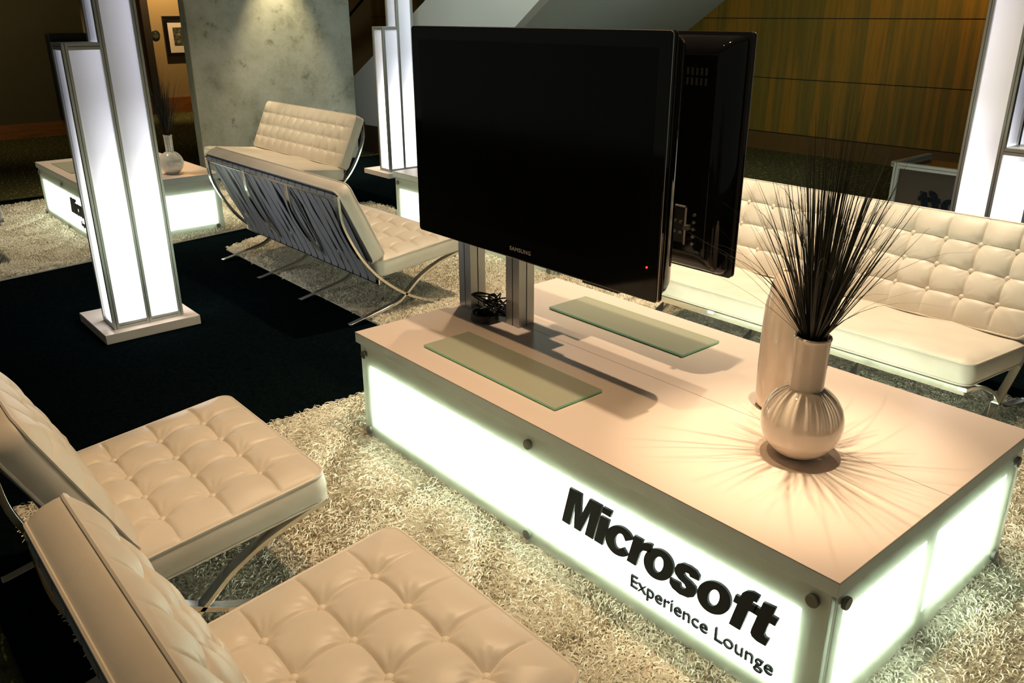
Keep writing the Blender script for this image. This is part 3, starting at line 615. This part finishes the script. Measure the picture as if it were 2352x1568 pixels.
q = MB().tube(catmull([(-.01, .05, .03), (-.06, .06, .012), (-.12, .07, .010), (-.15, .075, .010)], 6), .005, 8).box(-.20, -.15, .064, .088, .0, .022); q.build('power_plug', cable, cc)
tag(cc, 'tangled black cables coiled beside the television post on the table', 'cable')

# ------------------------------------------------------------------ television stand posts and televisions
ps = empty('television_stand', (.2, .56, .4745))
for x0 in (.006, .319):
    pm = MB().extr(x0-.2, x0+.081-.2, -.040, .040, 0, 1.06, ax=2, g=.005, d=.003); pm.build('upright_post', [alu, slot], ps)
MB().extr(-.19, .52, -.030, .030, .70, .76, ax=0).build('crossbar', [alu, slot], ps)
for x0 in (.20, .50):
    MB().box(x0, x0+.05, -.12, -.0301, .50, .95).build('mounting_arm', tvm, ps); MB().box(x0, x0+.05, .0301, .12, .50, .95).build('mounting_arm', tvm, ps)
tag(ps, 'pair of grooved aluminium posts carrying the televisions on the near table', 'stand')
def tv(loc, rz, label, w_=1.256, h_=.777, dpt=.10):
    t = empty('television', loc, rz)     # local: screen plane y=0 facing -y, x centred, z from 0
    a = w_/2
    def rr(x0, x1, z0, z1, r, n=6):
        out = []
        for cx_, cz_, s_ in ((x1-r, z1-r, 0), (x0+r, z1-r, 90), (x0+r, z0+r, 180), (x1-r, z0+r, 270)): out += arc(cx_, cz_, r, r, s_, s_+90, n)
        return out
    MB().prism(rr(-a, a, 0, h_, .012), 0, .018, 'y').build('bezel', tvb, t, smooth=True, bevel=.004, seg=3)
    MB().prism(rr(-a-.001, a+.001, -.001, h_+.001, .012), .0185, .0225, 'y').build('edge_trim', trimm, t, smooth=True)
    MB().loop([(p_[0], .0035, p_[1]) for p_ in rr(-a+.0005, a-.0005, .0005, h_-.0005, .012)], .0015, 6).build('bezel_glint', glintm, t, smooth=True)  # bezel edge highlight put in as a thin silver ring
    MB().prism(rr(-a+.048, a-.048, .085, h_-.045, .003), -.0006, .001, 'y').build('screen', tvs, t)
    # back shell: tapers in all round, bottom sweeps up
    lv = []; n = 14
    for k in range(n+1):
        s_ = k/n; y = .0225+dpt*math.sin(s_*PI/2)**1.0 if k else .0225
        ins = .012+.085*(1-math.cos(s_*PI/2)); lv.append((y, rr(-a+ins*.75, a-ins*.75, ins*.95, h_-ins*.72, .02, 5)))
    b = MB(); m_ = len(lv[0][1])
    v = [(p[0], y, p[1]) for y, pl in lv for p in pl]; f = [(k*m_+j, k*m_+(j+1) % m_, (k+1)*m_+(j+1) % m_, (k+1)*m_+j) for k in range(n) for j in range(m_)]
    f += [tuple(range(m_)), tuple(n*m_+j for j in range(m_))]
    bs = b.add(v, f).build('back_shell', tvb, t, smooth=True, angle=60)
    yb = .0225+dpt
    # vents, connector bay
    q = MB()
    for j in range(2):
        for i in range(26): q.box(-.545+i*.018, -.537+i*.018, yb-.012, yb+.0015, h_-.125-j*.03, h_-.103-j*.03)
    q.build('vent_slots', slot, bs)
    MB().box(-.505, -.500, yb-.002, yb+.004, .11, .24).box(-.505, -.30, yb-.002, yb+.004, .235, .24).build('connector_rim', silver, bs); MB().box(-.50, -.30, yb-.004, yb+.001, .115, .235).build('connector_panel', tvm, bs)
    sk = None
    for sx_, sz_ in [(-.538, .12+i*.024) for i in range(5)]+[(-.485+.024*i, zz_) for i in range(6) for zz_ in (.15, .185)]:
        if sk is None: sk = MB().tube([(0, -.004, 0), (0, .006, 0)], .0055, 12).build('socket', connm, bs, smooth=True); k_ = sk
        else: k_ = sk.copy(); C.objects.link(k_); k_.parent = bs
        k_.location = (sx_, yb, sz_)
    MB().box(-.525, -.508, yb, yb+.02, .165, .18).build('latch', connm, bs)
    MB().box(-.03, .22, yb, yb+.012, .27, .62).build('wall_bracket', tvm, t)
    Mx = Matrix(((1, 0, 0, 0), (0, 0, -1, -.0008), (0, 1, 0, .030), (0, 0, 0, 1)))
    split_letters(text_obj('lettering', 'SAMSUNG', .020, .0006, silver, t, Mx, .0003, 1.12, 1.15, 'CENTER'), 'letter')
    MB().lathe([(.003, 0), (.003, .002)], 12).build('power_light', led, t).matrix_local = Matrix.Translation((a-.045, -.0005, .105)) @ Matrix.Rotation(PI/2, 4, 'X')
    MB().box(.30, .46, .012, .05, -.012, .006).build('rear_latch', tvm, t)
    tag(t, label, 'television'); return t
tv((.614, .340, .836), 0, 'large black flat television facing the camera on the near table')
tv((.582, .780, .824), PI, 'black flat television behind, its glossy back and vents facing the camera')

# ------------------------------------------------------------------ light towers
def tower(loc, rz, label, cell=.175, tall=2.55, mid=1.522, low=1.02, pt=.028):
    # local: tall column centred at 0,0 ; mid column at -y ; low column at -x
    t = empty('light_tower', loc, rz); e = cell/2; h0 = .058-loc[2]
    MB().box(-.33, .165, -.342, .17, 0, h0).build('base_plate', lam, t, bevel=.002)
    cells = [(0, 0, tall), (0, -cell, mid), (-cell, 0, low)]
    posts = {}
    for cx_, cy_, hh in cells:
        for sx1 in (-1, 1):
            for sy1 in (-1, 1):
                k = (round(cx_+sx1*e, 3), round(cy_+sy1*e, 3)); posts[k] = max(posts.get(k, 0), hh)
    for (px, py), hh in posts.items():
        s_ = pt/2
        MB().extr(px-s_, px+s_, py-s_, py+s_, h0, hh, ax=2, g=.003).build('corner_post', [alu, slot], t)
    done = {}
    for cx_, cy_, hh in cells:
        for ax in (0, 1):
            for sg in (-1, 1):
                k = (ax, round((cx_ if ax == 1 else cx_+sg*e), 3), round((cy_ if ax == 0 else cy_+sg*e), 3))
                done.setdefault(k, []).append(hh)
    for (ax, px, py), hs in done.items():
        zlo = h0 if len(hs) == 1 else min(hs)-.012; zhi = max(hs)
        q0, q1 = -e+pt/2, e-pt/2
        for za, zb in ((zlo, zlo+.030), (zhi-.034, zhi-.001)):
            if len(hs) == 2 and za == zlo: continue
            if ax == 0: MB().extr(px-.012, px+.012, py+q0, py+q1, za, zb, ax=1, g=.003).build('rail', [alu, slot], t)
            else: MB().extr(px+q0, px+q1, py-.012, py+.012, za, zb, ax=0, g=.003).build('rail', [alu, slot], t)
        z1, z2 = (zlo+.030 if len(hs) == 1 else zlo), zhi-.034
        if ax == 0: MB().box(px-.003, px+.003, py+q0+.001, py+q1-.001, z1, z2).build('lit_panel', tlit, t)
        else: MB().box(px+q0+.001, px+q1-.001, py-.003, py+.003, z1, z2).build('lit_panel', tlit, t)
    for cx_, cy_, hh in cells: MB().box(cx_-e+.01, cx_+e-.01, cy_-e+.01, cy_+e-.01, hh-.004, hh).build('top_cap', acredge, t)
    tag(t, label, 'light tower'); return t
tower((-1.960, -.155, zf), 0, 'glowing white light tower on a square base at left, on the black carpet')
tower((-5.055, 3.61, zf), 0, 'glowing light tower seen just left of the front television')
tower((1.065, 3.145, zf), PI, 'glowing light tower at the right edge, behind the rear sofa')

# ------------------------------------------------------------------ unlit counter with mirrored letters behind the rear sofa
sc_ = empty('sign_counter', (.285, 3.80, .006)); paleal = nmat('pale_aluminium', (.55, .62, .55), .4, .3); dkp = nmat('unlit_smoked_panel', (.060, .052, .036), .3)
MB().box(0, 1.05, 0, .5, 0, .72).build('panel_body', dkp, sc_)
q = MB().extr(-.004, .030, -.020, .014, 0, .762, ax=2, g=.003); q.extr(1.02, 1.054, -.020, .014, 0, .762, ax=2, g=.003); q.extr(-.03, .004, .0, .50, .728, .762, ax=1, g=.003); q.build('corner_post', [paleal, slot], sc_)
MB().extr(.030, 1.02, -.020, .014, .726, .762, ax=0, g=.003).build('top_rail', [paleal, slot], sc_)
logo(sc_, .165+.86, .46, .15, .86, -.003, flip=-1)
tag(sc_, 'unlit pale-framed counter with backward black lettering beside the right light tower', 'counter')

# ------------------------------------------------------------------ things on the far walls
mo = empty('wall_monitor', (-11.02, 1.86, .20)); MB().box(0, .16, -.27, .33, .02, 1.20).build('cabinet', tvm, mo, bevel=.02); MB().box(.16, .164, -.23, .29, .08, 1.14).build('screen', nmat('dark_screen', (.004, .004, .006), .3), mo)
tag(mo, 'tall dark monitor cabinet against the olive wall behind the left light tower', 'monitor')
pf = empty('framed_picture', (-12.9, 4.22, .96)); 
q = MB(); q.box(.0, .05, -.32, .32, 0, .055).box(.0, .05, -.32, .32, .60, .655).box(0, .05, -.32, -.25, .055, .60).box(0, .05, .25, .32, .055, .60); q.build('frame', nmat('black_frame', (.006, .004, .003), .4), pf, bevel=.004)
MB().box(.0, .02, -.25, .25, .055, .60).build('mat_board', nmat('cream_mat', (.92, .74, .56), .8), pf)
phm = nmat('photo_print', (.1, .1, .07), .6); v = coords(phm); base(phm, ramp(phm, noise(phm, v, 14, 6, .7), [(.4, (.012, .012, .008)), (.55, (.10, .11, .05)), (.7, (.55, .48, .36))]))
MB().box(.02, .022, -.16, .17, .17, .47).build('photograph', phm, pf)
tag(pf, 'black-framed picture with a cream mat on the lit tan wall', 'picture')
ws = empty('round_sign', (-12.9, 3.76, 1.315)); q = MB().lathe([(.072, 0), (.075, .004), (.075, .014), (.070, .018)], 40).build('disc', nmat('dark_sign_disc', (.03, .032, .022), .4), ws, smooth=True); q.rotation_euler = (0, PI/2, 0)
sgm = nmat('faint_sign_print', (.16, .15, .11), .5); q = MB().box(.018, .0195, -.012, .012, .020, .050); 
for k in range(4): q.box(.018, .0195, -.045+.004*k, .045-.004*k, -.005-.013*k, .001-.013*k)
q.build('sign_print', sgm, ws)
tag(ws, 'small dark round sign on the tan wall beside the framed picture', 'sign')
